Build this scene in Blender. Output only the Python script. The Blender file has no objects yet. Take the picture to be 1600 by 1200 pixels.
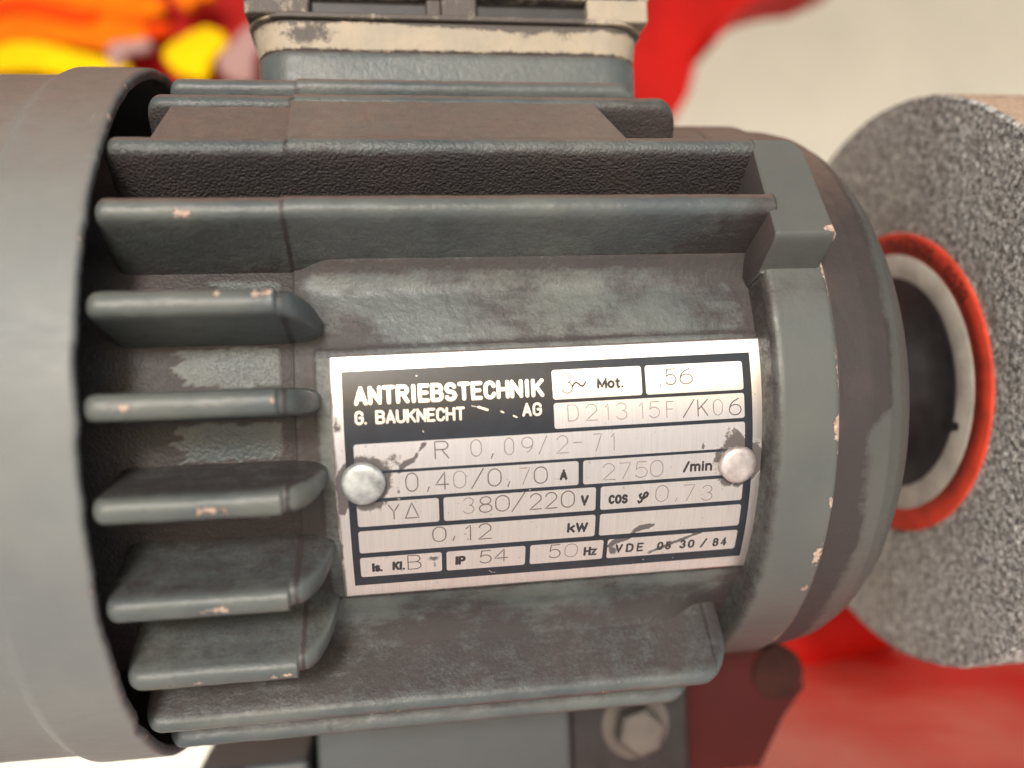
import bpy, math, random
import numpy as np
from mathutils import Vector, Matrix

S = bpy.context.scene
COL = S.collection
R_ = math.radians
AX = 1.0                      # height of the motor axis above the ground (m)
random.seed(4)

# ------------------------------------------------------------------ camera
cam_d = bpy.data.cameras.new('camera'); cam = bpy.data.objects.new('camera', cam_d); COL.objects.link(cam)
S.camera = cam
Fv = Vector((0.14057149, 0.98999734, 0.01203876)); Rv = Vector((0.98942328, -0.1400296, -0.03785866)); Uv = Vector((0.03579419, -0.01723328, 0.99921058))
M = Matrix((Rv, Uv, -Fv)).transposed().to_4x4()
M.translation = Vector((-0.01292309, -0.15431872, AX + 0.00040509))
cam.matrix_world = M
cam_d.sensor_width = 36.0; cam_d.lens = 1320.88 / 1600 * 36.0
cam_d.clip_start = 0.01; cam_d.clip_end = 500
cam_d.dof.use_dof = True; cam_d.dof.focus_distance = 0.1165; cam_d.dof.aperture_fstop = 8.8

# ------------------------------------------------------------------ sky, sun, exposure
SUN = Vector((-0.22, -0.91, 0.35)).normalized()
w = bpy.data.worlds.new('World'); S.world = w; w.use_nodes = True
nt = w.node_tree; nt.nodes.clear()
sky = nt.nodes.new('ShaderNodeTexSky'); sky.sky_type = 'NISHITA'; sky.sun_disc = False
sky.sun_elevation = math.asin(SUN.z); sky.sun_rotation = math.atan2(SUN.x, SUN.y)
sky.air_density = 1.0; sky.dust_density = 2.0; sky.ozone_density = 1.0
bg = nt.nodes.new('ShaderNodeBackground'); bg.inputs[1].default_value = 0.15
out = nt.nodes.new('ShaderNodeOutputWorld')
nt.links.new(sky.outputs[0], bg.inputs[0]); nt.links.new(bg.outputs[0], out.inputs[0])
sl = bpy.data.lights.new('sun', 'SUN'); sl.energy = 2.1; sl.angle = R_(11); sl.color = (1.0, 0.97, 0.94)
so = bpy.data.objects.new('sun', sl); COL.objects.link(so)
so.rotation_euler = (-SUN).to_track_quat('-Z', 'Y').to_euler(); so.location = (-2, -3, 4)
S.view_settings.view_transform = 'Standard'; S.view_settings.look = 'None'
S.view_settings.exposure = 0.46; S.view_settings.gamma = 1.0
S.render.engine = 'CYCLES'
S.render.resolution_x = 1024; S.render.resolution_y = 768

# ------------------------------------------------------------------ noise (numpy)
_rng = np.random.RandomState(7); _T = _rng.rand(64, 64, 64).astype(np.float32)
def vnoise(x, y, z):
    x = np.asarray(x, float); y = np.asarray(y, float) + 0 * x; z = np.asarray(z, float) + 0 * x
    xi = np.floor(x).astype(int); yi = np.floor(y).astype(int); zi = np.floor(z).astype(int)
    fx = x - xi; fy = y - yi; fz = z - zi
    fx = fx * fx * (3 - 2 * fx); fy = fy * fy * (3 - 2 * fy); fz = fz * fz * (3 - 2 * fz)
    g = lambda a, b, c: _T[(xi + a) & 63, (yi + b) & 63, (zi + c) & 63]
    l = lambda a, b, t: a + (b - a) * t
    return l(l(l(g(0,0,0), g(1,0,0), fx), l(g(0,1,0), g(1,1,0), fx), fy), l(l(g(0,0,1), g(1,0,1), fx), l(g(0,1,1), g(1,1,1), fx), fy), fz)
def fbm(x, y, z, o=4):
    s = 0; a = .5
    for k in range(o): s = s + a * vnoise(x * 2**k + 7.3 * k, y * 2**k, z * 2**k); a *= .5
    return s / (1 - .5**o)
def sstep(a, b, x):
    t = np.clip((x - a) / (b - a), 0, 1); return t * t * (3 - 2 * t)

# ------------------------------------------------------------------ materials
def mat(name):
    m = bpy.data.materials.new(name); m.use_nodes = True
    t = m.node_tree; b = t.nodes['Principled BSDF']
    return m, t, b
def N(t, typ, **k):
    n = t.nodes.new(typ)
    for a, v in k.items():
        if a.startswith('i_'):
            key = a[2:]; key = int(key) if key.isdigit() else key.replace('_', ' ')
            n.inputs[key].default_value = v
        else: setattr(n, a, v)
    return n
def L(t, a, b): t.links.new(a, b)
def ramp(t, src, p0, p1, c0=(0,0,0,1), c1=(1,1,1,1)):
    r = N(t, 'ShaderNodeValToRGB'); r.color_ramp.elements[0].position = p0; r.color_ramp.elements[1].position = p1
    r.color_ramp.elements[0].color = c0; r.color_ramp.elements[1].color = c1
    L(t, src, r.inputs[0]); return r.outputs[0]
def mixc(t, f, a, b):
    m = N(t, 'ShaderNodeMix', data_type='RGBA')
    for s, v in ((0, f), (6, a), (7, b)):
        if hasattr(v, 'is_linked') or isinstance(v, bpy.types.NodeSocket): L(t, v, m.inputs[s])
        else: m.inputs[s].default_value = v
    return m.outputs[2]
def math_(t, op, a, b=None, clamp=False):
    m = N(t, 'ShaderNodeMath', operation=op, use_clamp=clamp)
    for s, v in ((0, a), (1, b)):
        if v is None: continue
        if isinstance(v, bpy.types.NodeSocket): L(t, v, m.inputs[s])
        else: m.inputs[s].default_value = v
    return m.outputs[0]
def noise(t, scale, detail=4, rough=.55, stretch=None, dist=0.0):
    tc = N(t, 'ShaderNodeTexCoord'); src = tc.outputs['Object']
    if stretch:
        mp = N(t, 'ShaderNodeMapping'); mp.inputs['Scale'].default_value = stretch; L(t, src, mp.inputs[0]); src = mp.outputs[0]
    n = N(t, 'ShaderNodeTexNoise'); n.inputs['Scale'].default_value = scale; n.inputs['Detail'].default_value = detail
    n.inputs['Roughness'].default_value = rough; n.inputs['Distortion'].default_value = dist
    L(t, src, n.inputs['Vector']); return n.outputs[0]

PA = (.060, .074, .080, 1); PB = (.108, .118, .110, 1)
GR = (.030, .0235, .024, 1); DUST = (.125, .082, .066, 1); CHIP = (.50, .39, .32, 1)

def paint_mat(name, a=PA, b=PB, grime_gain=1.0, dust=1.0, bump=.12, rough=.42, spots=.5, cover=False):
    m, t, p = mat(name)
    at = N(t, 'ShaderNodeAttribute', attribute_name='wear'); sp = N(t, 'ShaderNodeSeparateColor'); L(t, at.outputs['Color'], sp.inputs[0])
    g_at, c_at, r_at = sp.outputs[0], sp.outputs[1], sp.outputs[2]
    base = mixc(t, ramp(t, noise(t, 60, 5), .35, .65), a, b)
    n1 = noise(t, 360, 9, .74); n2 = noise(t, 1100, 4, .6, (.25, 1, 1)); n3 = noise(t, 45, 4)
    g = math_(t, 'MULTIPLY', g_at, 1.25 * grime_gain)
    nn = math_(t, 'ADD', math_(t, 'MULTIPLY', math_(t, 'SUBTRACT', n1, .5), 1.5), math_(t, 'MULTIPLY', math_(t, 'SUBTRACT', n2, .5), .7))
    nn = math_(t, 'ADD', nn, math_(t, 'MULTIPLY', math_(t, 'SUBTRACT', n3, .5), .40))
    nn = math_(t, 'ADD', nn, math_(t, 'MULTIPLY', math_(t, 'SUBTRACT', noise(t, 2200, 3, .7), .5), .8))
    v = math_(t, 'ADD', g, math_(t, 'MULTIPLY', nn, math_(t, 'ADD', math_(t, 'MULTIPLY', g_at, 1.3, True), .12, True)))
    gm = ramp(t, v, .26, .80)
    gm = math_(t, 'MULTIPLY', gm, .88)
    base = mixc(t, gm, base, GR)
    # warm reddish bloom of old oil over the grime
    base = mixc(t, math_(t, 'MULTIPLY', ramp(t, noise(t, 110, 5), .5, .75), math_(t, 'MULTIPLY', g_at, .55)), base, (.062, .043, .041, 1))
    # dark speckles
    vo = N(t, 'ShaderNodeTexVoronoi'); vo.inputs['Scale'].default_value = 420; tc = N(t, 'ShaderNodeTexCoord'); L(t, tc.outputs['Object'], vo.inputs['Vector'])
    dot = math_(t, 'MULTIPLY', ramp(t, vo.outputs['Distance'], .10, .26, (1,1,1,1), (0,0,0,1)), ramp(t, noise(t, 90, 3), .52, .68))
    base = mixc(t, math_(t, 'MULTIPLY', dot, spots), base, (.045, .040, .040, 1))
    # settled dust on faces that look up
    ge = N(t, 'ShaderNodeNewGeometry'); sx = N(t, 'ShaderNodeSeparateXYZ'); L(t, ge.outputs['Normal'], sx.inputs[0])
    up = ramp(t, math_(t, 'ADD', sx.outputs[2], math_(t, 'MULTIPLY', math_(t, 'SUBTRACT', n1, .5), .35)), .50 if not cover else .42, .78 if not cover else .80)
    tco = N(t, 'ShaderNodeTexCoord'); szo = N(t, 'ShaderNodeSeparateXYZ'); L(t, tco.outputs['Object'], szo.inputs[0])
    if not cover: up = math_(t, 'MULTIPLY', up, ramp(t, szo.outputs[2], .012, .026))
    base = mixc(t, math_(t, 'MULTIPLY', up, .8 * dust), base, mixc(t, ramp(t, noise(t, 500, 6, .7), .3, .7), DUST, (.165, .115, .094, 1)))
    if cover:    # fine handling scratches and scuffs in the sheet metal paint
        sc1 = ramp(t, noise(t, 1.0, 2, .5, (160, 2600, 900), .0), .68, .72); sc3 = ramp(t, noise(t, 1.0, 2, .5, (2400, 60, 200)), .70, .74)
        lim = ramp(t, noise(t, 35, 3), .45, .62)
        base = mixc(t, math_(t, 'MULTIPLY', math_(t, 'MULTIPLY', math_(t, 'MAXIMUM', sc1, sc3), lim), .30), base, (.30, .30, .29, 1))
        base = mixc(t, math_(t, 'MULTIPLY', ramp(t, noise(t, 170, 8, .8), .64, .74), .35), base, (.085, .078, .074, 1))
        base = mixc(t, math_(t, 'MULTIPLY', ramp(t, noise(t, 22, 4, .6), .40, .75), .35), base, (.150, .125, .105, 1))
    # chips through to bare casting
    nc = noise(t, 1000, 6, .75)
    cv = math_(t, 'ADD', c_at, math_(t, 'MULTIPLY', math_(t, 'SUBTRACT', nc, .5), 2.3))
    cm = ramp(t, cv, .70, .77)
    cm = math_(t, 'MULTIPLY', cm, ramp(t, c_at, .05, .15))
    base = mixc(t, cm, base, mixc(t, ramp(t, noise(t, 1500, 3), .35, .65), CHIP, (.30, .20, .16, 1)))
    L(t, base, p.inputs['Base Color'])
    rr = math_(t, 'ADD', math_(t, 'MULTIPLY', gm, .18), rough)
    rr = math_(t, 'ADD', rr, math_(t, 'MULTIPLY', math_(t, 'SUBTRACT', n2, .5), .25))
    rr = math_(t, 'ADD', rr, math_(t, 'MULTIPLY', up, .2)); L(t, rr, p.inputs['Roughness'])
    p.inputs['Specular IOR Level'].default_value = .4
    b1 = N(t, 'ShaderNodeBump'); b1.inputs['Strength'].default_value = 1; b1.inputs['Distance'].default_value = .00012 * bump / .12
    L(t, noise(t, 900, 5, .6), b1.inputs['Height'])
    b2 = N(t, 'ShaderNodeBump'); b2.inputs['Distance'].default_value = .00038; L(t, math_(t, 'MULTIPLY', r_at, noise(t, 2600, 2, .4)), b2.inputs['Height']); L(t, b1.outputs[0], b2.inputs['Normal'])
    b3 = N(t, 'ShaderNodeBump'); b3.inputs['Distance'].default_value = -.00008; L(t, math_(t, 'ADD', cm, math_(t, 'MULTIPLY', gm, -.4)), b3.inputs['Height']); L(t, b2.outputs[0], b3.inputs['Normal'])
    L(t, b3.outputs[0], p.inputs['Normal'])
    return m

def plain(name, col, rough=.5, metal=0.0, var=.12, scale=80, bump=0.0, bscale=600, coat=0.0, spec=.5):
    m, t, p = mat(name); p.inputs['Specular IOR Level'].default_value = spec
    c0 = tuple(x * (1 - var) for x in col) + (1,); c1 = tuple(min(1, x * (1 + var)) for x in col) + (1,)
    L(t, mixc(t, ramp(t, noise(t, scale, 6, .6), .3, .7), c0, c1), p.inputs['Base Color'])
    p.inputs['Metallic'].default_value = metal; p.inputs['Roughness'].default_value = rough; p.inputs['Coat Weight'].default_value = coat
    if bump:
        b = N(t, 'ShaderNodeBump'); b.inputs['Distance'].default_value = bump; L(t, noise(t, bscale, 5), b.inputs['Height']); L(t, b.outputs[0], p.inputs['Normal'])
    return m

def plate_metal(name, col=(.83, .785, .755), rough=.31, grimy=True):
    m, t, p = mat(name)
    st = noise(t, 1.0, 3, .7, (5200, 180, 180)); st2 = noise(t, 1.0, 2, .5, (900, 60, 60))
    base = mixc(t, ramp(t, st, .3, .7), tuple(c * .86 for c in col) + (1,), col + (1,))
    base = mixc(t, math_(t, 'MULTIPLY', ramp(t, st2, .4, .7), .25), base, tuple(c * .8 for c in col) + (1,))
    at = N(t, 'ShaderNodeAttribute', attribute_name='wear'); sp = N(t, 'ShaderNodeSeparateColor'); L(t, at.outputs['Color'], sp.inputs[0])
    n1 = noise(t, 600, 7, .75)
    v = math_(t, 'ADD', sp.outputs[0], math_(t, 'MULTIPLY', math_(t, 'SUBTRACT', n1, .5), 1.5))
    gm = math_(t, 'MULTIPLY', ramp(t, v, .42, .62), .92)
    base = mixc(t, gm, base, (.035, .028, .03, 1))
    tiny = math_(t, 'MULTIPLY', ramp(t, noise(t, 1900, 2, .5), .70, .76), .55)
    base = mixc(t, tiny, base, (.12, .09, .085, 1))
    L(t, base, p.inputs['Base Color'])
    L(t, math_(t, 'SUBTRACT', .92, math_(t, 'MULTIPLY', gm, .9)), p.inputs['Metallic'])
    L(t, math_(t, 'ADD', rough, math_(t, 'MULTIPLY', gm, .3)), p.inputs['Roughness'])
    tg = N(t, 'ShaderNodeCombineXYZ'); tg.inputs[0].default_value = 1.0
    L(t, tg.outputs[0], p.inputs['Tangent']); p.inputs['Anisotropic'].default_value = .55; p.inputs['Anisotropic Rotation'].default_value = 0.0
    b = N(t, 'ShaderNodeBump'); b.inputs['Distance'].default_value = .000004; L(t, st, b.inputs['Height']); L(t, b.outputs[0], p.inputs['Normal'])
    return m

M_paint = paint_mat('grey green cast paint')
M_cover = paint_mat('fan cover paint', (.135, .150, .156, 1), (.170, .180, .176, 1), grime_gain=.8, dust=1.0, bump=.03, rough=.52, spots=.12, cover=True)
M_ring = paint_mat('machined flange paint', (.078, .086, .084, 1), (.098, .104, .098, 1), grime_gain=.8, bump=.05, rough=.4, spots=.25)
M_shield = paint_mat('end shield paint', (.064, .068, .065, 1), (.078, .080, .075, 1), grime_gain=1.0, bump=.07, rough=.42, spots=.2)
M_plate = plate_metal('brushed aluminium')
M_ink = plain('plate black enamel', (.012, .015, .022), .28, 0, .3, 300, .000006, 900)
M_print = plain('black print', (.02, .018, .02), .4)
M_silverprint = plate_metal('bare metal lettering', (.88, .78, .70), .38)
M_eng = plain('stamped line', (.09, .07, .07), .5, .3, .5, 900)
M_engf = plain('faint stamped line', (.24, .19, .19), .45, .5, .5, 900)
M_rivet = plain('zinc rivet', (.40, .42, .42), .50, .7, .5, 420, .00012, 420)
M_black = plain('blackened steel', (.022, .020, .021), .5, .2, .3, 300, .00003, 500)
M_redpaper = plain('red paper', (.50, .038, .014), .8, 0, .3, 180, .00001)
M_white = plain('white blotter paper', (.36, .335, .30), .8, 0, .3, 160, .00003, 900)
M_stampink = plain('stamp ink', (.05, .008, .008), .6)

def terminal_mat():
    m, t, p = mat('terminal box grimy cream'); 
    at = N(t, 'ShaderNodeAttribute', attribute_name='wear'); sp = N(t, 'ShaderNodeSeparateColor'); L(t, at.outputs['Color'], sp.inputs[0])
    base = mixc(t, ramp(t, noise(t, 200, 5), .3, .7), (.36, .295, .215, 1), (.27, .24, .19, 1))
    v = math_(t, 'ADD', sp.outputs[0], math_(t, 'MULTIPLY', math_(t, 'SUBTRACT', noise(t, 420, 9, .8), .5), 2.2))
    v = math_(t, 'ADD', v, math_(t, 'MULTIPLY', math_(t, 'SUBTRACT', noise(t, 60, 3, .5), .5), .9))
    base = mixc(t, math_(t, 'MULTIPLY', ramp(t, v, .36, .68), .96), base, (.050, .040, .036, 1))
    L(t, base, p.inputs['Base Color']); p.inputs['Roughness'].default_value = .6
    b = N(t, 'ShaderNodeBump'); b.inputs['Distance'].default_value = .00015; L(t, noise(t, 800, 5), b.inputs['Height']); L(t, b.outputs[0], p.inputs['Normal'])
    return m
M_term = terminal_mat()

def grit_mat():
    m, t, p = mat('abrasive grain')
    tc = N(t, 'ShaderNodeTexCoord')
    v = N(t, 'ShaderNodeTexVoronoi'); v.inputs['Scale'].default_value = 1750; L(t, tc.outputs['Object'], v.inputs['Vector'])
    sc = N(t, 'ShaderNodeSeparateColor'); L(t, v.outputs['Color'], sc.inputs[0])
    grain = mixc(t, sc.outputs[0], (.10, .103, .106, 1), (.66, .67, .67, 1))
    grain = mixc(t, ramp(t, sc.outputs[1], .86, .93), grain, (.80, .78, .74, 1))
    v2 = N(t, 'ShaderNodeTexVoronoi'); v2.inputs['Scale'].default_value = 3600; L(t, tc.outputs['Object'], v2.inputs['Vector']); sc2 = N(t, 'ShaderNodeSeparateColor'); L(t, v2.outputs['Color'], sc2.inputs[0])
    grain = mixc(t, .45, grain, mixc(t, sc2.outputs[0], (.06, .06, .06, 1), (.85, .85, .82, 1)))
    pits = ramp(t, noise(t, 900, 5, .7), .40, .54, (1,1,1,1), (0,0,0,1))
    base = mixc(t, math_(t, 'MULTIPLY', pits, .8), grain, (.045, .042, .04, 1))
    base = mixc(t, math_(t, 'MULTIPLY', ramp(t, noise(t, 26, 4, .6), .42, .66), .22), base, (.30, .27, .17, 1))
    at = N(t, 'ShaderNodeAttribute', attribute_name='wear'); sp = N(t, 'ShaderNodeSeparateColor'); L(t, at.outputs['Color'], sp.inputs[0])
    dv = math_(t, 'ADD', sp.outputs[0], math_(t, 'MULTIPLY', math_(t, 'SUBTRACT', noise(t, 700, 5, .7), .5), 1.0))
    base = mixc(t, math_(t, 'MULTIPLY', ramp(t, dv, .4, .75), .85), base, (.42, .29, .20, 1))
    base = mixc(t, math_(t, 'MULTIPLY', sp.outputs[1], .22), base, (.12, .075, .05, 1))
    L(t, base, p.inputs['Base Color'])
    L(t, math_(t, 'SUBTRACT', .85, math_(t, 'MULTIPLY', ramp(t, sc.outputs[2], .8, .95), .5)), p.inputs['Roughness'])
    b = N(t, 'ShaderNodeBump'); b.inputs['Distance'].default_value = .00030
    h = math_(t, 'ADD', math_(t, 'ADD', math_(t, 'MULTIPLY', sc.outputs[0], .6), math_(t, 'MULTIPLY', sc2.outputs[0], .5)), math_(t, 'MULTIPLY', noise(t, 1600, 6, .85), .5)); L(t, h, b.inputs['Height'])
    b.inputs['Strength'].default_value = .9
    L(t, b.outputs[0], p.inputs['Normal'])
    return m
M_grit = grit_mat()

# ------------------------------------------------------------------ object helpers
def link(o, parent=None):
    COL.objects.link(o)
    if parent is not None: o.parent = parent
    return o
def tag(o, label=None, cat=None, group=None, kind=None):
    if label: o['label'] = label
    if cat: o['category'] = cat
    if group: o['group'] = group
    if kind: o['kind'] = kind
    return o
def empty(name, loc, label, cat, group=None):
    o = bpy.data.objects.new(name, None); o.location = loc; o.empty_display_size = .02; COL.objects.link(o)
    return tag(o, label, cat, group)
def mesh_obj(name, verts, faces, m, parent=None, smooth=True, wear=None):
    me = bpy.data.meshes.new(name); me.from_pydata([tuple(v) for v in verts], [], [tuple(f) for f in faces])
    me.polygons.foreach_set('use_smooth', [smooth] * len(me.polygons)); me.materials.append(m)
    if wear is not None:
        a = me.color_attributes.new('wear', 'FLOAT_COLOR', 'POINT')
        a.data.foreach_set('color', np.concatenate([np.asarray(wear, float), np.ones((len(verts), 1))], 1).ravel())
    me.update()
    return link(bpy.data.objects.new(name, me), parent)
def grid_obj(name, P, m, parent=None, wrap=False, wear=None, smooth=True, flip=False):
    """P: (nu, nv, 3) array"""
    nu, nv = P.shape[:2]
    idx = np.arange(nu * nv).reshape(nu, nv)
    jn = nv if wrap else nv - 1
    a = idx[:-1, :jn]; b = idx[1:, :jn]; nx = np.roll(idx, -1, 1); c = nx[1:, :jn]; d = nx[:-1, :jn]
    F = np.stack([a, b, c, d] if not flip else [a, d, c, b], -1).reshape(-1, 4)
    me = bpy.data.meshes.new(name)
    me.vertices.add(nu * nv); me.vertices.foreach_set('co', P.reshape(-1).astype(np.float32))
    me.loops.add(len(F) * 4); me.loops.foreach_set('vertex_index', F.ravel().astype(np.int32))
    me.polygons.add(len(F)); me.polygons.foreach_set('loop_start', np.arange(0, len(F) * 4, 4, dtype=np.int32))
    me.polygons.foreach_set('use_smooth', np.full(len(F), smooth)); me.materials.append(m)
    me.update(calc_edges=True); me.validate()
    if wear is not None:
        W = np.zeros((nu * nv, 4)); W[:, 3] = 1
        for k in range(3):
            if k < len(wear) and wear[k] is not None: W[:, k] = (np.zeros((nu, nv)) + wear[k]).ravel()
        at = me.color_attributes.new('wear', 'FLOAT_COLOR', 'POINT'); at.data.foreach_set('color', W.ravel())
    return link(bpy.data.objects.new(name, me), parent)
def polar(x, th, r):   # mm, degrees (0 = facing the camera side, + = up) -> metres, motor axis at z 0
    x, th, r = np.broadcast_arrays(np.asarray(x, float), np.asarray(th, float), np.asarray(r, float)); t = np.radians(th)
    return np.stack([x * 1e-3, -r * np.cos(t) * 1e-3, r * np.sin(t) * 1e-3], -1)
def lathe(name, prof, m, parent, nth=360, wear=None, disp=None, th0=-180, th1=180, flip=False):
    prof = np.array(prof, float); full = (th1 - th0) >= 359.9
    th = np.linspace(th0, th1, nth, endpoint=not full)
    X = prof[:, 0][:, None] + 0 * th[None]; Rr = prof[:, 1][:, None] + 0 * th[None]; T = th[None] + 0 * X
    if disp is not None: dx, dr = disp(X, T, Rr); X = X + dx; Rr = Rr + dr
    W = wear(X, T, Rr) if wear else None
    return grid_obj(name, polar(X, T, Rr), m, parent, wrap=full, wear=W, flip=flip)
def dense(prof, step=.4):
    o = []
    for (a, b), (c, d) in zip(prof[:-1], prof[1:]):
        n = max(1, int(math.hypot(c - a, d - b) / step))
        for k in range(n): o.append((a + (c - a) * k / n, b + (d - b) * k / n))
    o.append(prof[-1]); return o
def rounded_box(name, x0, x1, y0, y1, z0, z1, r, m, parent=None, seg=4, wear=None, rot=None, loc=None):
    import bmesh
    bm = bmesh.new(); bmesh.ops.create_cube(bm, size=1)
    bmesh.ops.scale(bm, vec=(x1 - x0, y1 - y0, z1 - z0), verts=bm.verts); bmesh.ops.translate(bm, vec=((x0+x1)/2, (y0+y1)/2, (z0+z1)/2), verts=bm.verts)
    if r > 0: bmesh.ops.bevel(bm, geom=bm.edges[:], offset=r, segments=seg, profile=.5, affect='EDGES')
    me = bpy.data.meshes.new(name); bm.to_mesh(me); bm.free(); me.materials.append(m)
    me.polygons.foreach_set('use_smooth', [True] * len(me.polygons))
    if wear is not None:
        a = me.color_attributes.new('wear', 'FLOAT_COLOR', 'POINT'); a.data.foreach_set('color', np.tile(list(wear) + [1], len(me.vertices)).astype(float))
    o = bpy.data.objects.new(name, me); link(o, parent)
    try:
        md = o.modifiers.new('wn', 'WEIGHTED_NORMAL'); md.keep_sharp = False
    except Exception: pass
    return o
def box_obj(name, x0, x1, y0, y1, z0, z1, r, m, parent=None, **k):   # mm, motor frame
    return rounded_box(name, *(v * 1e-3 for v in (x0, x1, y0, y1, z0, z1)), r * 1e-3, m, parent, **k)
def tube_obj(name, pts, rad, m, parent=None, n=20, closed=False):
    pts = [Vector(p) for p in pts]; V = []; F = []
    prev = None
    for i, p in enumerate(pts):
        d = (pts[min(i+1, len(pts)-1)] - pts[max(i-1, 0)]).normalized()
        a = (Vector((0,0,1)).cross(d) if abs(d.z) < .9 else Vector((1,0,0)).cross(d)).normalized() if prev is None else (prev - d * prev.dot(d)).normalized()
        prev = a; b = d.cross(a); rr = rad[i] if isinstance(rad, (list, tuple)) else rad
        for k in range(n):
            an = 2 * math.pi * k / n; V.append(p + (a * math.cos(an) + b * math.sin(an)) * rr)
    for i in range(len(pts) - 1):
        for k in range(n): F.append((i*n+k, i*n+(k+1)%n, (i+1)*n+(k+1)%n, (i+1)*n+k))
    F.append(tuple(range(n))[::-1]); F.append(tuple(range((len(pts)-1)*n, len(pts)*n)))
    o = mesh_obj(name, V, F, m, parent)
    for q in (-1, -2): o.data.polygons[q].use_smooth = False
    o.data.set_sharp_from_angle(angle=R_(50)); return o
def slab_obj(name, outline, y0, y1, m, parent=None, smooth=False):
    """outline in (x,z) metres extruded y0..y1"""
    n = len(outline); V = [(x, y0, z) for x, z in outline] + [(x, y1, z) for x, z in outline]
    F = [tuple(range(n)), tuple(range(2*n-1, n-1, -1))] + [((i+1) % n, i, n+i, n+(i+1) % n) for i in range(n)]
    return mesh_obj(name, V, F, m, parent, smooth)

# ================================================================== SETTING
M_floor = plain('pale concrete', (.80, .775, .765), .7, 0, .15, 2.0, .002, 30)
M_wall = plain('cream plaster', (.62, .62, .57), .8, 0, .07, 5.0)
fl = mesh_obj('ground', [(-40, -40, 0), (40, -40, 0), (40, 40, 0), (-40, 40, 0)], [(0, 1, 2, 3)], M_floor); tag(fl, kind='structure')
wl = rounded_box('wall', -4, 4, 1.0, 1.15, 0, 2.6, 0, M_wall); tag(wl, 'plain cream plastered wall standing behind the motor and the wheel', 'wall', kind=None)

# shelter slab added overhead out of view, sized to block the high sky
M_roof = plain('roof boards', (.34, .30, .27), .8, 0, .2, 3.0)
rf = rounded_box('unseen_roof', -6, 6, -3.0, 1.6, 2.62, 2.74, 0, M_roof); tag(rf, kind='structure')
# ================================================================== MOTOR
motor = empty('electric_motor', (0, 0, AX), 'worn grey green electric motor with cooling fins, riveted rating plate and terminal box on top', 'electric motor')

FINS = {5: 62.5, 4: 52.0, 3: 38.7, 2: 26.9, 1: 13.3, 0: 0.6, -1: -12.0, -2: -25.8, -3: -38.8, -4: -52.3, -5: -64.5}
gA = R_(.853); UC = (8.961, -10.954)           # plate centre: x mm, arc mm
RP = 43.7
def uv_x(u, v): return UC[0] + u * math.cos(gA) - v * math.sin(gA), UC[1] + u * math.sin(gA) + v * math.cos(gA)
def xt_uv(x, th, r=RP):
    dx = x - UC[0]; da = np.radians(th) * r - UC[1]
    return dx * math.cos(gA) + da * math.sin(gA), -dx * math.sin(gA) + da * math.cos(gA)
def bump2(x, y, cx, cy, sx, sy): return np.exp(-((x - cx) / sx) ** 2 - ((y - cy) / sy) ** 2)
def boxm(x, y, x0, x1, y0, y1, sx, sy):
    return sstep(x0 - sx, x0 + sx, x) * (1 - sstep(x1 - sx, x1 + sx, x)) * sstep(y0 - sy, y0 + sy, y) * (1 - sstep(y1 - sy, y1 + sy, y))

# --- housing barrel
xs = np.concatenate([np.arange(-60, -26.2, .5), np.arange(-26.2, -24.5, .12), np.arange(-24.5, 39.01, .35)])
ths = np.concatenate([np.arange(-180, -95, 3.0), np.arange(-95, 95, .45), np.arange(95, 180, 3.0)])
X, T = np.meshgrid(xs, ths, indexing='ij')
u, v = xt_uv(X, T)
rr = 42.9 + .22 * sstep(-25.7, -25.3, X)
rr += sstep(-26, -20, X) * (3.2 * np.clip((-43.5 - T) / 7.2, 0, 1) ** 2 * (T > -52.5) * (1 - sstep(26, 34, X)) + 2.6 * np.clip((T - 18.5) / 6.5, 0, 1) ** 2 * (T < 27))
rr += .25 * boxm(u, v, -31.4, 30.4, -17.9, 18.5, .25, .25)
rr += .10 * (fbm(X / 9, T / 9, 0 * X) - .5) + .06 * (fbm(X / 1.2, T / 1.4, 0 * X + 3) - .5)
rr -= .16 * np.exp(-((X + 25.45) / .14) ** 2)
left = 1 - sstep(-26, -25.2, X)
g = .24 + .62 * left + .22 * (1 - left) * sstep(.42, .62, fbm(X / 11, T / 9, 0 * X + 8))
for c, x0, x1, hw in ((20.0, -36, -27.0, 2.9), (7.0, -39.5, -27.0, 3.4), (-5.7, -40, -27.0, 3.2), (-17.5, -35, -27.5, 2.0)):
    ragged = 2.2 * (fbm(X / 1.2, T / 1.0, 0 * X + c) - .5)
    edge = 5 * (fbm(X * 0 + c, T / .8, 0 * X + 9) - .5)
    g = g - .74 * boxm(X, T + ragged, x0 + edge, x1, c - hw, c + hw, .35, .5)
g = np.maximum(g, .80 * np.exp(-((T - 24.0) / 1.6) ** 2))
g = g + (1 - left) * .55 * sstep(34.5, 38, X + 3 * (fbm(X / 3, T / 3, 0 * X) - .5))
g = g + (1 - left) * .38 * np.exp(-((T + 49) / 3.4) ** 2)
g = g + .35 * bump2(X, T, -21, 10.5, 2.8, 2.2) + .55 * bump2(X, T, -16.8, 12.8, 1.7, 1.6) + .5 * bump2(X, T, -23.8, 13, 1.2, 3)
g = g + .40 * boxm(u, v, -33, 31, -18.6, 19.0, .8, .5) * (1 - boxm(u, v, -31.3, 30.2, -17.8, 18.4, .2, .2))
g = g + (1 - left) * .35 * sstep(22, 33, X) * np.exp(-((T - 20) / 6) ** 2) + .3 * (1 - left) * sstep(-31.5, -33, u)
g = g + .55 * np.exp(-((X + 25.45) / .22) ** 2)
ch = 0 * X
ch += .75 * bump2(X, T, 36.5, 17.2, .35, .25) + .6 * bump2(X, T, 37.6, 14.2, .2, .5) + .3 * (np.abs(u - .5) < 31) * np.exp(-((v - 18.3) / .25) ** 2) * (fbm(X / 2, T / 2, 0 * X) > .62)
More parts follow.
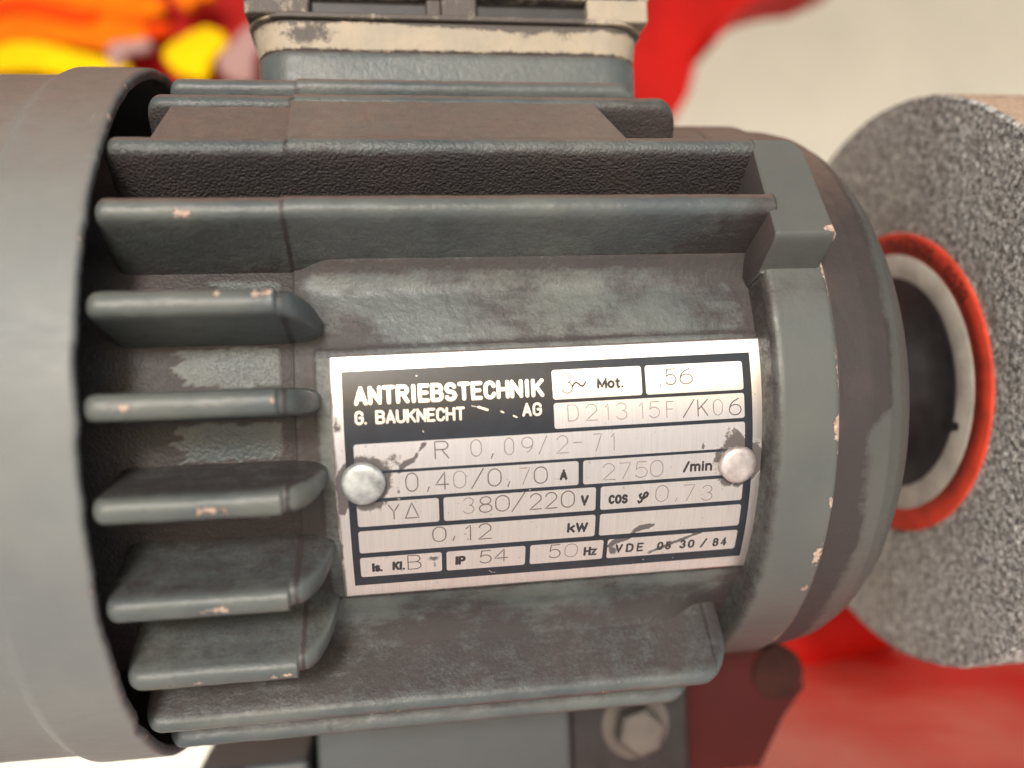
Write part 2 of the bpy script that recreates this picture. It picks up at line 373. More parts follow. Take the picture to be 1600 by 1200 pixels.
housing = grid_obj('housing', polar(X, T, rr), M_paint, motor, wrap=True, wear=(np.clip(g, 0, 1), ch, .05 + .35 * left))

# --- cooling fins
def fin(th, x0, x1, Rt=55.0, hw=1.58, end0=1.4, end1=None, chips=(), grime_lo=.4, grime_hi=.4, rough_lo=.1, nub=None, seam=True, side_chip=0, gx=None, root=41.0):
    """radial fin; end0/end1: rounding radii of the fin's free ends (None: runs on into the flange); nub: x where the low nose of a short fin ends"""
    st = []
    x_end = nub if nub else x1
    xsf = list(np.arange(x0, x_end, .4)) + [x_end]
    if nub: xsf = sorted(xsf + [x1 - .15, x1, x1 + .12, x1 + .25])
    if end0: xsf = sorted(xsf + [x0 + end0 * q for q in (.02, .06, .13, .22, .35)])
    if end1: xsf = sorted(xsf + [x1 - end1 * q for q in (.02, .06, .13, .22, .35, .5)])
    xsf = np.array(xsf)
    H = np.full(len(xsf), Rt - root)
    taper = np.ones(len(xsf))
    for i, x in enumerate(xsf):
        if end0 and x < x0 + end0:
            q = (x0 + end0 - x) / end0; H[i] = (Rt - root) - end0 * 1.2 * (1 - math.sqrt(max(0, 1 - q * q))); taper[i] = .55 + .45 * math.sqrt(max(0, 1 - q * q))
        if end1 and x > x1 - end1:
            q = (x - x1 + end1) / end1; H[i] = (Rt - root) - end1 * 1.4 * (1 - math.sqrt(max(0, 1 - q * q))); taper[i] = .6 + .4 * math.sqrt(max(0, 1 - q * q))
        if nub and x > x1:
            q = (x - x1) / (nub - x1); H[i] = (Rt - root) * (.93 - .05 * q) if q < .1 else (Rt - root) * (.925 * (max(0, 1 - ((q - .1) / .9) ** 2.0)) ** .55)
            taper[i] = max(.35, math.sqrt(max(0, 1 - (q * .97) ** 4)))
    m = 30
    # cross section: (side s -1..1, fraction of height) walking from lower root over the tip to the upper root
    prof = []
    for k in range(11): h = k / 11; prof.append((-1, h, 0))
    for k in range(9): a = math.pi * k / 8; prof.append((-math.cos(a), 1, math.sin(a)))
    for k in range(11): h = 1 - (k + 1) / 11; prof.append((1, h, 0))
    P = np.zeros((len(xsf), len(prof), 2)); tipness = np.zeros((len(xsf), len(prof))); side = np.zeros_like(tipness)
    rtip = 1.45
    for i in range(len(xsf)):
        Hs = H[i]; hb = Hs - rtip
        for j, (s, h, cap) in enumerate(prof):
            if h < 1 or cap == 0 and h < 1: z = hb * h; wv = hw + .5 * max(0, 1 - h * 1.5) ** 4 + .18 * (1 - h); y = s * wv
            else: z = hb + rtip * (cap ** .8 if cap > 0 else 0); y = s * hw * (abs(s) ** 0 if False else 1) * 1.0
            P[i, j] = (y * taper[i], max(z, 0)); tipness[i, j] = sstep(Hs - 2.4, Hs - .1, z); side[i, j] = s
    Xg = xsf[:, None] + 0 * P[:, :, 0]
    a = P[:, :, 0] + .10 * (fbm(Xg / 2.2, P[:, :, 0] + 5 + th, P[:, :, 1] / 3) - .5)
    hh = root + P[:, :, 1] + .22 * (fbm(Xg / 3.0, P[:, :, 0] / 2 + th, 0 * Xg) - .5) * tipness
    if seam: hh = hh - .25 * tipness * (1 - sstep(-25.55, -25.4, Xg)) * (0 if nub else 1) - .12 * np.exp(-((Xg + 25.4) / .13) ** 2)
    t = R_(th)
    er = np.array([0, -math.cos(t), math.sin(t)]); et = np.array([0, math.sin(t), math.cos(t)])
    V = np.stack([Xg, hh * er[1] + a * et[1], hh * er[2] + a * et[2]], -1) * 1e-3
    gl = np.where(side < 0, grime_lo, grime_hi) * (1 - .75 * tipness)
    if gx is not None: gl = gl + gx(Xg, P[:, :, 1] / (Rt - root), side)
    if seam: gl = gl + .8 * np.exp(-((Xg + 25.42) / .2) ** 2)
    cc = np.zeros_like(Xg)
    for (c0, c1, amt, sd) in chips:
        band = sstep(c0 - .6, c0 + .3, Xg) * (1 - sstep(c1 - .3, c1 + .6, Xg))
        off = np.exp(-((P[:, :, 0] - sd * hw) / .9) ** 2) * (P[:, :, 1] > (Rt - root) - 2.6)
        cc = np.maximum(cc, amt * band * off * tipness ** .4)
    if nub: cc = np.maximum(cc, .35 * np.exp(-((Xg - x1 + .2) / .25) ** 2) * tipness)
    ro = np.where(side < 0, rough_lo, .12) * (1 - .6 * tipness)
    o = grid_obj('cooling_fin', V, M_paint, motor, wear=(np.clip(gl, 0, 1), cc, ro), flip=True)
    bm_caps(o, len(xsf), len(prof))
    return o
def bm_caps(o, nu, nv):
    import bmesh
    bm = bmesh.new(); bm.from_mesh(o.data); bm.verts.ensure_lookup_table()
    for i in (0, nu - 1):
        try: bm.faces.new([bm.verts[i * nv + k] for k in range(nv)])
        except Exception: pass
    bmesh.ops.recalc_face_normals(bm, faces=bm.faces[:]); bm.to_mesh(o.data); bm.free()

fin(FINS[5], -43.6, 27.8, end0=1.5, end1=4.0, chips=[(-30, 20, .30, -1)], grime_lo=.35)
fin(FINS[4], -44.8, 30.6, end0=2, end1=3.0, chips=[(-38, -27, .42, 1), (28, 30.5, .45, -1)], grime_lo=.85, rough_lo=.5, gx=lambda X, h, s: .2 * sstep(14, 20, X))
fin(FINS[3], -47.8, 38.2, end0=1.5, chips=[(22, 34, .46, 0), (-30, 10, .22, 0)], grime_lo=1.0, rough_lo=1.0)
fin(FINS[2], -47.4, 38.2, end0=1.5, chips=[(-38.3, -35.8, .85, -.7), (-14, 20, .34, -.9)], grime_lo=.28, rough_lo=.25,
    gx=lambda X, h, s: np.where(s < 0, .55 * sstep(14, 34, X - 10 * h) + .25 * sstep(.45, .1, h), .45))
fin(FINS[1], -47.2, -26.2, end0=1.6, nub=-21.4, chips=[(-28.6, -26.4, .95, .45), (-33.3, -31.5, .7, .5), (-35, -34, .5, 0)], grime_lo=.22, grime_hi=.4)
fin(FINS[0], -47.3, -26.2, end0=1.6, nub=-21.9, chips=[(-44.2, -41.9, .8, 0), (-35, -32.4, .55, 0), (-26.9, -26.3, .9, 0)], grime_lo=.3, grime_hi=.3)
fin(FINS[-1], -47.1, -26.2, end0=1.6, nub=-21.4, chips=[(-35.6, -31.8, .85, -.1), (-37, -36.4, .5, -1), (-27, -26.3, .6, 1)], grime_lo=.5, grime_hi=.6)
fin(FINS[-2], -47.3, -26.2, end0=1.6, nub=-21.0, chips=[(-36.5, -33.2, .8, 0), (-28.5, -26.4, .55, 0)], grime_lo=.5, grime_hi=.50)
fin(FINS[-3], -47.1, -26.2, end0=1.8, nub=-21.0, chips=[(-44, -37.5, .62, 0), (-29.5, -26.4, .75, 0)], grime_lo=.5, grime_hi=.42)
fin(FINS[-4], -47.5, 35.8, end0=2, end1=5.0, chips=[(-45, 33, .46, -.3), (-19, -11, .55, 0), (13, 20, .56, 0)], grime_lo=.5, grime_hi=.62, seam=False)  # grime_hi holds dirt plus painted shade that darkens this upper flank
fin(FINS[-5], -47.0, 33.5, end0=2, end1=5.0, chips=[(-44, 31, .40, -.6)], grime_lo=.5, grime_hi=.5, seam=False)
for a in (78, -78, 92, 106, 120, 134, 148, 162, 176, -92, -106, -120, -134, -148, -162):
    if a in (78, 92): continue
    fin(a, -46, 34, end0=2, end1=4)

# --- filled boss between the two upper fins (cast panel), with its recessed left field
def boss(x0, x1, t0, t1, rtop, slant0, slant1, name, gr):
    n, m_ = 160, 26
    hh = np.linspace(0, 1, m_); xx = np.linspace(0, 1, n)
    A, B = np.meshgrid(xx, hh, indexing='ij')
    Tt = t0 + (t1 - t0) * B
    Xx = (x0 + slant0 * (1 - B)) + ((x1 + slant1 * (1 - B)) - (x0 + slant0 * (1 - B))) * A
    top = polar(Xx, Tt, rtop / np.cos(np.radians(Tt - (t0 + t1) / 2)) * math.cos(R_((t1 - t0) / 2)) + .10 * (fbm(Xx / 5, Tt / 5, 0 * Xx) - .5))
    edge_l = polar(Xx[:1] - .25, Tt[:1], 42.0 + 0 * Tt[:1]); edge_r = polar(Xx[-1:] + .25, Tt[-1:], 42.0 + 0 * Tt[-1:])
    P = np.concatenate([edge_l, top[:1] , top, top[-1:], edge_r], 0)
    W = np.zeros(P.shape[:2]) + gr
    W[-2:] = .8; W[:2] = .8
    return grid_obj(name, P, M_paint, motor, wear=(W, 0 * W, 0 * W + .15), flip=False)
boss(-25.4, 17.3, 39.5, 52.0, 54.7, 0, 2.9, 'cast_boss', .25)
boss(-41.2, -25.4, 39.5, 52.0, 53.9, -1.5, 0, 'cast_boss', .45)

# --- flange ring at the drive end, with its lug
def ring_wear(X, T, R):
    n = fbm(X / 1.0, T / 2.2, 0 * X); m2 = fbm(X / 2.0, T / 9, 0 * X + 4)
    edge = sstep(45.7, 46.6, X - .9 * (n - .5)) * (R > 46.5)
    big = .9 * bump2(X, T, 46.3, -6.5, .8, 2.6) + .85 * bump2(X, T, 46.2, -20, .7, 1.5) + .9 * bump2(X, T, 45.9, -30, 1.0, 3.2) + .8 * bump2(X, T, 45.6, -38, .9, 1.3) + .6 * bump2(X, T, 46.5, -57, 1, 3)
    g = .10 + .5 * sstep(39.2, 37.8, X) + .25 * sstep(8, 18, T) * sstep(24, 16, T) + .3 * sstep(-58, -66, T)
    return np.clip(g, 0, 1), np.clip(edge * (.15 + .75 * sstep(.45, .7, m2)) + big, 0, 1), .05
lathe('flange_ring', dense([(37.4, 42.5), (37.7, 46.9), (38.1, 47.6), (38.8, 47.85), (46.2, 47.85), (46.6, 47.7), (46.85, 47.3), (46.9, 46.5)], .3), M_ring, motor, 900, ring_wear)
def lug():
    A = np.linspace(0, 1, 70); B = np.concatenate([np.linspace(-.10, .08, 24), np.linspace(.09, 1.0, 86)]); A, B = np.meshgrid(A, B, indexing='ij')
    Tt = 21.0 + 18.2 * B                   # below B=0 the bevel runs down to the ring
    xl = 37.0 + .9 * np.clip(B, 0, 1) + 6 * np.clip(-B, 0, 1); xr = 45.6 - .3 * np.clip(B, 0, 1) - 1.6 * sstep(.86, 1.02, B) + 5 * np.clip(-B, 0, 1)
    Xx = xl + (xr - xl) * A
    plane = 54.9 * math.cos(R_(9)) / np.cos(np.radians(Tt - 30))
    bev = 47.6 + (54.6 - 47.6) * sstep(-.08, .02, B)
    rtop = np.where(B < 0.02, np.minimum(bev, plane), plane)
    rtop = rtop - .5 * sstep(.93, 1, A) ** 2 - .25 * sstep(.05, 0, A)
    top = polar(Xx, Tt, rtop)
    L_ = polar(Xx[:1] - .3, Tt[:1], 43 + 0 * Tt[:1]); Rr = polar(Xx[-1:] + .5, Tt[-1:], 44.0 + 0 * Tt[-1:])
    P = np.concatenate([L_, top, Rr], 0)
    up = np.array(P[:, -1:]); up[:, 0] = polar(P[:, -1, 0] * 1e3, 40.5, 42.0); P = np.concatenate([P, up], 1)
    nA, nB = P.shape[:2]
    Ag = np.concatenate([[-.05], np.linspace(0, 1, 70), [1.05]])[:, None] + np.zeros((1, nB)); Bg = np.concatenate([np.concatenate([np.linspace(-.10, .08, 24), np.linspace(.09, 1.0, 86)]), [1.05]])[None] + np.zeros((nA, 1))
    nn = fbm(Ag * 9, Bg * 14, 0 * Ag)
    c = .72 * sstep(.93, .985, Ag - .05 * (nn - .5)) * sstep(-.05, .02, Bg) * (.6 + .6 * fbm(Ag * 3, Bg * 8, 0 * Ag)) + 1.0 * bump2(Ag, Bg, .88, .06, .13, .055)
    g = .16 + .35 * sstep(.05, -.2, Bg) + .85 * (Ag < .005)
    grid_obj('mounting_lug', P, M_ring, motor, wear=(g, np.clip(c, 0, 1), .05 + 0 * g), flip=False)
lug()
# low brown land on the barrel end above the lug
lathe('flange_ring', dense([(31, 43), (31.2, 47.5), (31.8, 47.8), (37.5, 47.85)], .4), M_paint, motor, 60, lambda X, T, R: (.4 + 0 * X, .5 * (fbm(X, T / 2, 0 * X) > .6) * (np.abs(T - 44) < 3), .1), th0=41, th1=95)

# --- end shield
def shield_wear(X, T, R):
    lim = 51.0 + 3.6 * sstep(-9, -3, T) + .8 * sstep(10, 40, T) + 1.2 * (fbm(X / 3, T / 9, 0 * X) - .5) * 2
    g = np.where(X < 0, 0, .95 * (1 - sstep(lim - 1.3, lim + 1.9, X)) + .16)
    return np.clip(g, 0, 1), 0 * X, .08
lathe('end_shield', dense([(46.4, 40), (46.6, 47.3), (47.2, 47.2), (52, 46.9), (55, 46.3), (57.5, 45.0), (59.6, 43.2), (61.2, 41.2), (62.2, 39.0), (62.7, 36.8), (62.9, 34), (62.9, 12), (66, 11), (66, 8)], .4), M_shield, motor, 480, shield_wear)
shaft = lathe('shaft', dense([(58, 7), (82, 7)], 1), M_black, motor, 48)

# --- fan cover
def cov_disp(X, T, R):
    e = sstep(-48.6, -47.4, X) * (R > 53.5)
    n = fbm(T / 5, 0 * T + 2, 0 * T) - .5; n2 = fbm(T / 1.1, 0 * T + 5, 0 * T) - .5
    ding = -1.0 * np.exp(-((T + 50) / 1.6) ** 2) + .2 * np.exp(-((T - 33) / 2) ** 2)
    return e * (.5 * n + .22 * n2 + ding * .6), .12 * (fbm(X / 14, T / 12, 0 * T) - .5)
def cov_wear(X, T, R):
    n = fbm(T / 3.0, 0 * T + 1, X / 2)
    c = sstep(-48.05, -47.65, X) * (R > 54.8) * (.1 + .62 * sstep(.5, .75, n))
    return np.clip(.06 + .4 * (R < 55.2) * (X > -50) + .25 * (fbm(X / 8, T / 14, 0 * X + 6) - .4) + .4 * sstep(20, 60, T) * (fbm(X / 4, T / 5, 0 * X) - .3), 0, 1), c, .0
lathe('fan_cover', dense([(-75, 54.2), (-47.8, 54.2), (-47.5, 54.35)], 1.2)[:-1] + dense([(-47.5, 54.35), (-47.45, 55.3), (-47.65, 55.7), (-48.0, 55.85), (-56.0, 55.9), (-57.2, 55.85), (-58.2, 55.4), (-58.9, 54.9), (-59.8, 54.75)], .3) + dense([(-62, 54.7), (-78, 54.6), (-104, 54.3), (-112, 52.5), (-116, 48), (-117, 30), (-117, 2)], 1.0),
      M_cover, motor, 900, cov_wear, cov_disp)

# --- terminal box
tb = bpy.data.objects.new('terminal_box', None)
def rr_loop(x0, x1, y0, y1, r, n=10):
    o = []
    for cx, cy, a0 in ((x1 - r, y0 + r, -90), (x1 - r, y1 - r, 0), (x0 + r, y1 - r, 90), (x0 + r, y0 + r, 180)):
        for k in range(n + 1): a = R_(a0 + 90 * k / n); o.append((cx + r * math.cos(a), cy + r * math.sin(a)))
    # densify the straights
    res = []
    for i, p in enumerate(o):
        q = o[(i + 1) % len(o)]; d = math.hypot(q[0] - p[0], q[1] - p[1]); k = max(1, int(d / .8))
        for j in range(k): res.append((p[0] + (q[0] - p[0]) * j / k, p[1] + (q[1] - p[1]) * j / k))
    return res
def loft(name, rings, m, parent, wear):
    base = rr_loop(-31.7, 28.6, -24.3, 34, 6)
    arr = []; Z = []
    for (z, dx0, dx1, dy) in rings:
        cx, cy = -1.5, 5
        arr.append([((p[0] - cx) * (1) + cx + (dx1 if p[0] > cx else -dx0) * min(1, abs(p[0] - cx) / 20), p[1] + (-dy if p[1] < cy else dy) * min(1, abs(p[1] - cy) / 15), z) for p in base])
    P = np.array(arr) * 1e-3
    W = wear(P * 1e3)
    return grid_obj(name, P, m, parent, wrap=True, wear=W, flip=True)
def dz(z0, z1, dx0a, dx0b, dx1a, dx1b, dya, dyb, n=12):
    return [(z0 + (z1 - z0) * k / n, dx0a + (dx0b - dx0a) * k / n, dx1a + (dx1b - dx1a) * k / n, dya + (dyb - dya) * k / n) for k in range(n + 1)]
box_low = loft('terminal_box', dz(40, 53.2, -.2, 0, -.2, 0, 0, 0) + [(53.5, -.1, -.1, -.15), (53.6, -.6, -.6, -.6)], M_paint, motor,
     lambda P: (.12 + .35 * sstep(52.8, 53.5, P[..., 2]), .50 * (P[..., 0] > 20) * sstep(52.6, 53.3, P[..., 2]) * (P[..., 0] < 27), .05))
gasket = loft('gasket', [(53.4, -.9, -.9, -1)] + dz(53.65, 57.9, -.1, .6, -.1, .4, -.1, .2) + [(58.2, .4, .2, 0), (58.3, -.5, -.5, -1)], M_term, box_low,
     lambda P: (np.clip(.20 + .80 * sstep(56.6, 58.0, P[..., 2] - .6 * sstep(4, -20, P[..., 0])) + .55 * sstep(54.3, 53.7, P[..., 2]) + .55 * bump2(P[..., 0], P[..., 2], -23, 56.2, 4, 1.6) + .35 * bump2(P[..., 0], P[..., 2], 10, 57, 4, 1) - .25 * bump2(P[..., 0], P[..., 2], 0, 55.4, 12, 1.6), 0, 1), 0, 0))
lid = loft('lid', [(58.15, -.8, -.8, -.8), (58.2, .9, .7, .6)] + dz(58.3, 59.0, 1.2, 1.0, 1.0, 1.0, .9, .9, 4) + [(59.1, .9, .9, .7), (59.12, -2, -2, -2)], M_term, box_low,
     lambda P: (np.clip(.85 - .40 * (P[..., 0] > 19) - .5 * (P[..., 0] < -29), 0, 1), 0, 0))
def lidpost(x0, x1, y0=-25.1, z1=64, g=.8): box_obj('lid_rib', x0, x1, y0, -14, 58.6, z1, .5, M_term, lid, wear=(g, 0, 0))
lidpost(-32.8, -23.2, g=.62); lidpost(-5.7, -3.2, g=.9, y0=-24.2); lidpost(-3.4, 2.2, g=.75, y0=-25.0); lidpost(19.6, 29.6, g=.22)
box_obj('lid_back', -31, 28, -23.2, 30, 58.4, 66, .3, M_black, lid)
box_obj('lid_top', -33.0, 29.8, -25.3, 34, 61.9, 72, .6, M_term, lid, wear=(.6, 0, 0))

# ================================================================== NAMEPLATE
H0 = .0
def pt(u, v, h):
    x, a = uv_x(u, v); th = a / RP; r = RP + h
    return (x * 1e-3, -r * math.cos(th) * 1e-3, r * math.sin(th) * 1e-3)
def PT(U, V, H):
    x = UC[0] + U * math.cos(gA) - V * math.sin(gA); a = UC[1] + U * math.sin(gA) + V * math.cos(gA)
    return polar(x, np.degrees(a / RP), RP + H)
def rivdirt(U, V):
    n = fbm(U / 1.3, V / 1.3, 0 * U)
    g = .75 * np.exp(-((np.hypot(U + 26.0, V - .9) - 2.9) / 1.0) ** 2) * (.6 + .6 * n) + .78 * np.exp(-((np.hypot(U - 25.1, V - .1) - 3.0) / .8) ** 2) * (.4 + .8 * n)
    g += .55 * bump2(U, V, 24.6, 4.4, 1.8, 1.4) + .35 * bump2(U, V, 28.3, 2.6, 1.0, 3.4)
    g += .85 * bump2(U, V, -28.9, -2.0, .7, 2.2) + .7 * bump2(U, V, -29.0, 8.3, .8, 1.6) + .75 * bump2(U, V, -29.6, -9, .5, 4) + .45 * bump2(U, V, -22, 3.9, 1.5, 1.2) + .4 * bump2(U, V, -24, -2.6, 2.4, .8)
    for k in range(14):      # crusty streaks of glue and oil
        q = k / 13; g += .55 * bump2(U, V, -21.3 + 3.6 * q, 2.0 + 3.4 * q + .3 * math.sin(9 * q), .34, .34)
    for k in range(5): q = k / 4; g += .38 * bump2(U, V, -21.6 + .5 * q, -1.3 + 2.6 * q, .22, .4)
    for k in range(12):
        q = k / 11; g += .72 * bump2(U, V, 7.3 + 6.0 * q, -11.6 + 3.4 * q + .3 * math.sin(11 * q), .6, .36)
        g += .62 * bump2(U, V, 13.3 + 7.2 * q, -13.3 + 3.0 * q, .55, .33)
    g += .75 * bump2(U, V, 7.9, -12.6, .8, .9) + .62 * bump2(U, V, -17.3, -11.4, .9, .5) + .45 * bump2(U, V, -17.1, -12.6, .4, .5) + .5 * bump2(U, V, 14.2, 11.6, .35, .4) * 1.4 + .9 * bump2(U, V, 20.2, 3.0, .3, .7) + .35 * bump2(U, V, 27.8, -8.6, .8, .25)
    g += .45 * bump2(U, V, -24, -18.0, 2.2, .7)
    g += .10 + .16 * (U > 15) * sstep(-3, -12, V) * (V > -10)
    g += .32 * sstep(-17.0, -17.9, V) * (fbm(U / 2, V, 0 * U + 3) > .55) + .25 * sstep(17.0, 17.6, V) * (U < -8)
    return np.clip(g, 0, 1)
plate = None
def sheet(name, u0, u1, v0, v1, h, m, parent, r=0.0, du=.5, dv=.3, thick=0, jag=0):
    nv = max(4, int((v1 - v0) / dv)); nu = max(4, int((u1 - u0) / du))
    vs = np.linspace(v0, v1, nv + 1)
    if r: vs = np.unique(np.concatenate([vs, v0 + r * (1 - np.cos(np.linspace(0, math.pi/2, 6))), v1 - r * (1 - np.cos(np.linspace(0, math.pi/2, 6)))]))
    ins = np.zeros(len(vs))
    if r:
        d = np.minimum(vs - v0, v1 - vs); k = d < r; ins[k] = r - np.sqrt(np.maximum(0, r * r - (r - d[k]) ** 2))
    A = np.linspace(0, 1, nu + 1)
    U = (u0 + ins)[None] + A[:, None] * ((u1 - u0) - 2 * ins)[None]; V = vs[None] + 0 * U
    if jag:
        U = U + jag * (fbm(V / .8, 0 * V, 0 * V + u0) - .5) * ((A[:, None] < .001) | (A[:, None] > .999)); V = V + jag * (fbm(U / .9, 0 * V, 0 * V) - .5) * ((V == v0) | (V == v1))
    Hh = h + 0 * U
    if thick:
        pad = lambda Z, a: np.pad(Z, 1, mode='edge')
        U = np.pad(U, 1, mode='edge'); V = np.pad(V, 1, mode='edge'); Hh = np.pad(Hh, 1, constant_values=h - thick)
        U[0] -= .05; U[-1] += .05; V[:, 0] -= .05; V[:, -1] += .05
    return grid_obj(name, PT(U, V, Hh), m, parent, wear=(rivdirt(U, V), 0, 0), flip=False)
plate = sheet('nameplate', -29.6, 29.6, -17.6, 17.6, 0.0, M_plate, motor, thick=.5, jag=.16)
sheet('printed_panel', -28.1, 27.25, -15.35, 15.5, .012, M_ink, plate)
ROW = [(10.42, 14.35), (6.52, 9.95), (2.35, 6.0), (-1.45, 1.95), (-5.45, -1.95), (-9.62, -6.12), (-13.8, -10.4)]
cells = [(-.57, 11.7, 0), (12.25, 26.08, 0), (-.55, 26.1, 1), (-27.0, 26.12, 2), (-27.0, 2.62, 3), (3.25, 26.12, 3), (-27.05, -16.33, 4), (-15.7, 5.05, 4), (5.72, 26.1, 4),
         (-27.1, 5.12, 5), (5.75, 26.15, 5), (-27.15, -16.15, 6), (-15.5, -4.58, 6), (-3.9, 6.5, 6), (7.12, 26.15, 6)]
for (a, b, rw) in cells: sheet('field', a, b, ROW[rw][0], ROW[rw][1], .024, M_plate, plate, r=.35)

# ---- stroke lettering
def arc(cx, cy, rx, ry, a0, a1, n=14): return [(cx + rx * math.cos(R_(a0 + (a1 - a0) * k / n)), cy + ry * math.sin(R_(a0 + (a1 - a0) * k / n))) for k in range(n + 1)]
# width factor (relative to an ordinary letter), strokes in a 0..1 box
G = {
 'A': (1.0, [[(0,0),(.5,1),(1,0)], [(.2,.3),(.8,.3)]]), 'N': (1.0, [[(0,0),(0,1),(1,0),(1,1)]]), 'T': (.95, [[(0,1),(1,1)], [(.5,1),(.5,0)]]),
 'R': (1.0, [[(0,0),(0,1),(.55,1)] + arc(.6,.76,.38,.24,90,-90) + [(0,.52)], [(.5,.52),(1,0)]]),
 'I': (.34, [[(.5,0),(.5,1)]]), 'E': (.85, [[(1,1),(0,1),(0,0),(1,0)], [(0,.52),(.85,.52)]]), 'F': (.8, [[(1,1),(0,1),(0,0)], [(0,.52),(.85,.52)]]),
 'B': (1.0, [[(0,0),(0,1),(.55,1)] + arc(.58,.765,.36,.235,90,-90) + [(0,.53)], [(.55,.53)] + arc(.6,.265,.4,.265,90,-90) + [(0,0)]]),
 'S': (.95, [arc(.5,.75,.46,.25,20,180) + arc(.5,.75,.46,.25,180,255) + arc(.5,.25,.48,.25,75,0) + arc(.5,.25,.48,.25,0,-160)]),
 'C': (.95, [arc(.52,.7,.48,.3,10,180) + arc(.52,.3,.48,.3,180,350)]), 'H': (1.0, [[(0,0),(0,1)], [(1,0),(1,1)], [(0,.52),(1,.52)]]),
 'K': (1.0, [[(0,0),(0,1)], [(1,1),(.05,.42)], [(.35,.6),(1,0)]]), 'G': (1.0, [arc(.52,.7,.48,.3,15,180) + arc(.52,.3,.48,.3,180,360) + [(1,.5),(.6,.5)]]),
 'U': (1.0, [[(0,1),(0,.3)] + arc(.5,.3,.5,.3,180,360) + [(1,1)]]), 'M': (1.3, [[(0,0),(0,1),(.5,.1),(1,1),(1,0)]]), 'V': (1.0, [[(0,1),(.5,0),(1,1)]]),
 'W': (1.5, [[(0,1),(.25,0),(.5,.95),(.75,0),(1,1)]]), 'D': (1.0, [[(0,0),(0,1),(.45,1)] + arc(.45,.62,.55,.38,90,0) + arc(.45,.38,.55,.38,0,-90) + [(0,0)]]),
 'P': (.95, [[(0,0),(0,1),(.55,1)] + arc(.6,.75,.38,.25,90,-90) + [(0,.5)]]), 'Y': (1.0, [[(0,1),(.5,.5),(1,1)], [(.5,.5),(.5,0)]]), 'L': (.8, [[(0,1),(0,0),(1,0)]]),
 'O': (1.0, [arc(.5,.66,.5,.34,0,180) + arc(.5,.34,.5,.34,180,360) + [(1,.66)]]),
 '0': (1.0, [arc(.5,.62,.5,.38,0,180) + arc(.5,.38,.5,.38,180,360) + [(1,.62)]]), '1': (.35, [[(0,.8),(.9,1),(.9,0)]]),
 '2': (1.0, [arc(.5,.7,.47,.3,165,-25) + [(0,0),(1,0)]]), '3': (.95, [arc(.48,.76,.45,.24,160,-80) + arc(.48,.27,.5,.27,80,-160)]),
 '4': (1.0, [[(.72,0),(.72,1),(0,.28),(1,.28)]]), '5': (.95, [[(.92,1),(.15,1),(.05,.52)] + arc(.46,.33,.52,.33,130,-150)]),
 '6': (1.0, [[(.8,1)] + arc(.9,.35,.88,.6,110,175) + arc(.5,.32,.5,.32,180,540)]), '7': (.95, [[(0,1),(1,1),(.3,0)]]),
 '8': (1.0, [arc(.5,.76,.42,.24,-90,270), arc(.5,.26,.5,.26,90,450)]), '9': (1.0, [arc(.5,.68,.5,.32,0,360) + arc(.1,.65,.88,.6,0,-65)]),
 '/': (.7, [[(0,-.05),(1,1.05)]]), '-': (.6, [[(0,.5),(1,.5)]]), ',': (.2, [[(.9,1),(.2,0)]]), '.': (.2, [[(.5,.02),(.5,.03)]]),
 '~': (1.0, [[(0,.15),(.12,.55),(.28,.8),(.45,.6),(.6,.3),(.75,.15),(.9,.4),(1,.8)]]),
 'Δ': (1.0, [[(0,0),(.5,1),(1,0),(0,0)]]),
 'φ': (1.1, [[(0,.15),(.1,0),(.3,.1),(.62,.9),(.8,1),(.95,.85),(.85,.6),(.5,.4),(.2,.5),(.12,.75),(.25,.85)]]),
 'o': (.85, [arc(.5,.35,.5,.35,0,360, 20)]), 't': (.5, [[(.45,.95),(.45,.15),(.7,0),(1,0)], [(0,.7),(1,.7)]]), 'm': (1.35, [[(0,0),(0,.7)], [(0,.55),(.12,.68),(.35,.7),(.5,.55),(.5,0)], [(.5,.55),(.62,.68),(.85,.7),(1,.55),(1,0)]]),
 'i': (.25, [[(.5,0),(.5,.7)], [(.5,.95),(.5,.98)]]), 'n': (.8, [[(0,0),(0,.7)], [(0,.5),(.25,.68),(.7,.7),(1,.5),(1,0)]]), 'c': (.8, [arc(.55,.35,.5,.35,40,320)]),
 's': (.75, [arc(.5,.52,.42,.18,20,180) + arc(.5,.52,.42,.18,180,260) + arc(.5,.18,.46,.18,80,-160)]), 'k': (.85, [[(0,0),(0,1)], [(.95,.7),(.05,.3)], [(.35,.45),(1,0)]]),
 'l': (.3, [[(.5,0),(.5,1)]]), 'z': (.8, [[(0,.7),(1,.7),(0,0),(1,0)]]), ' ': (.6, []),
}
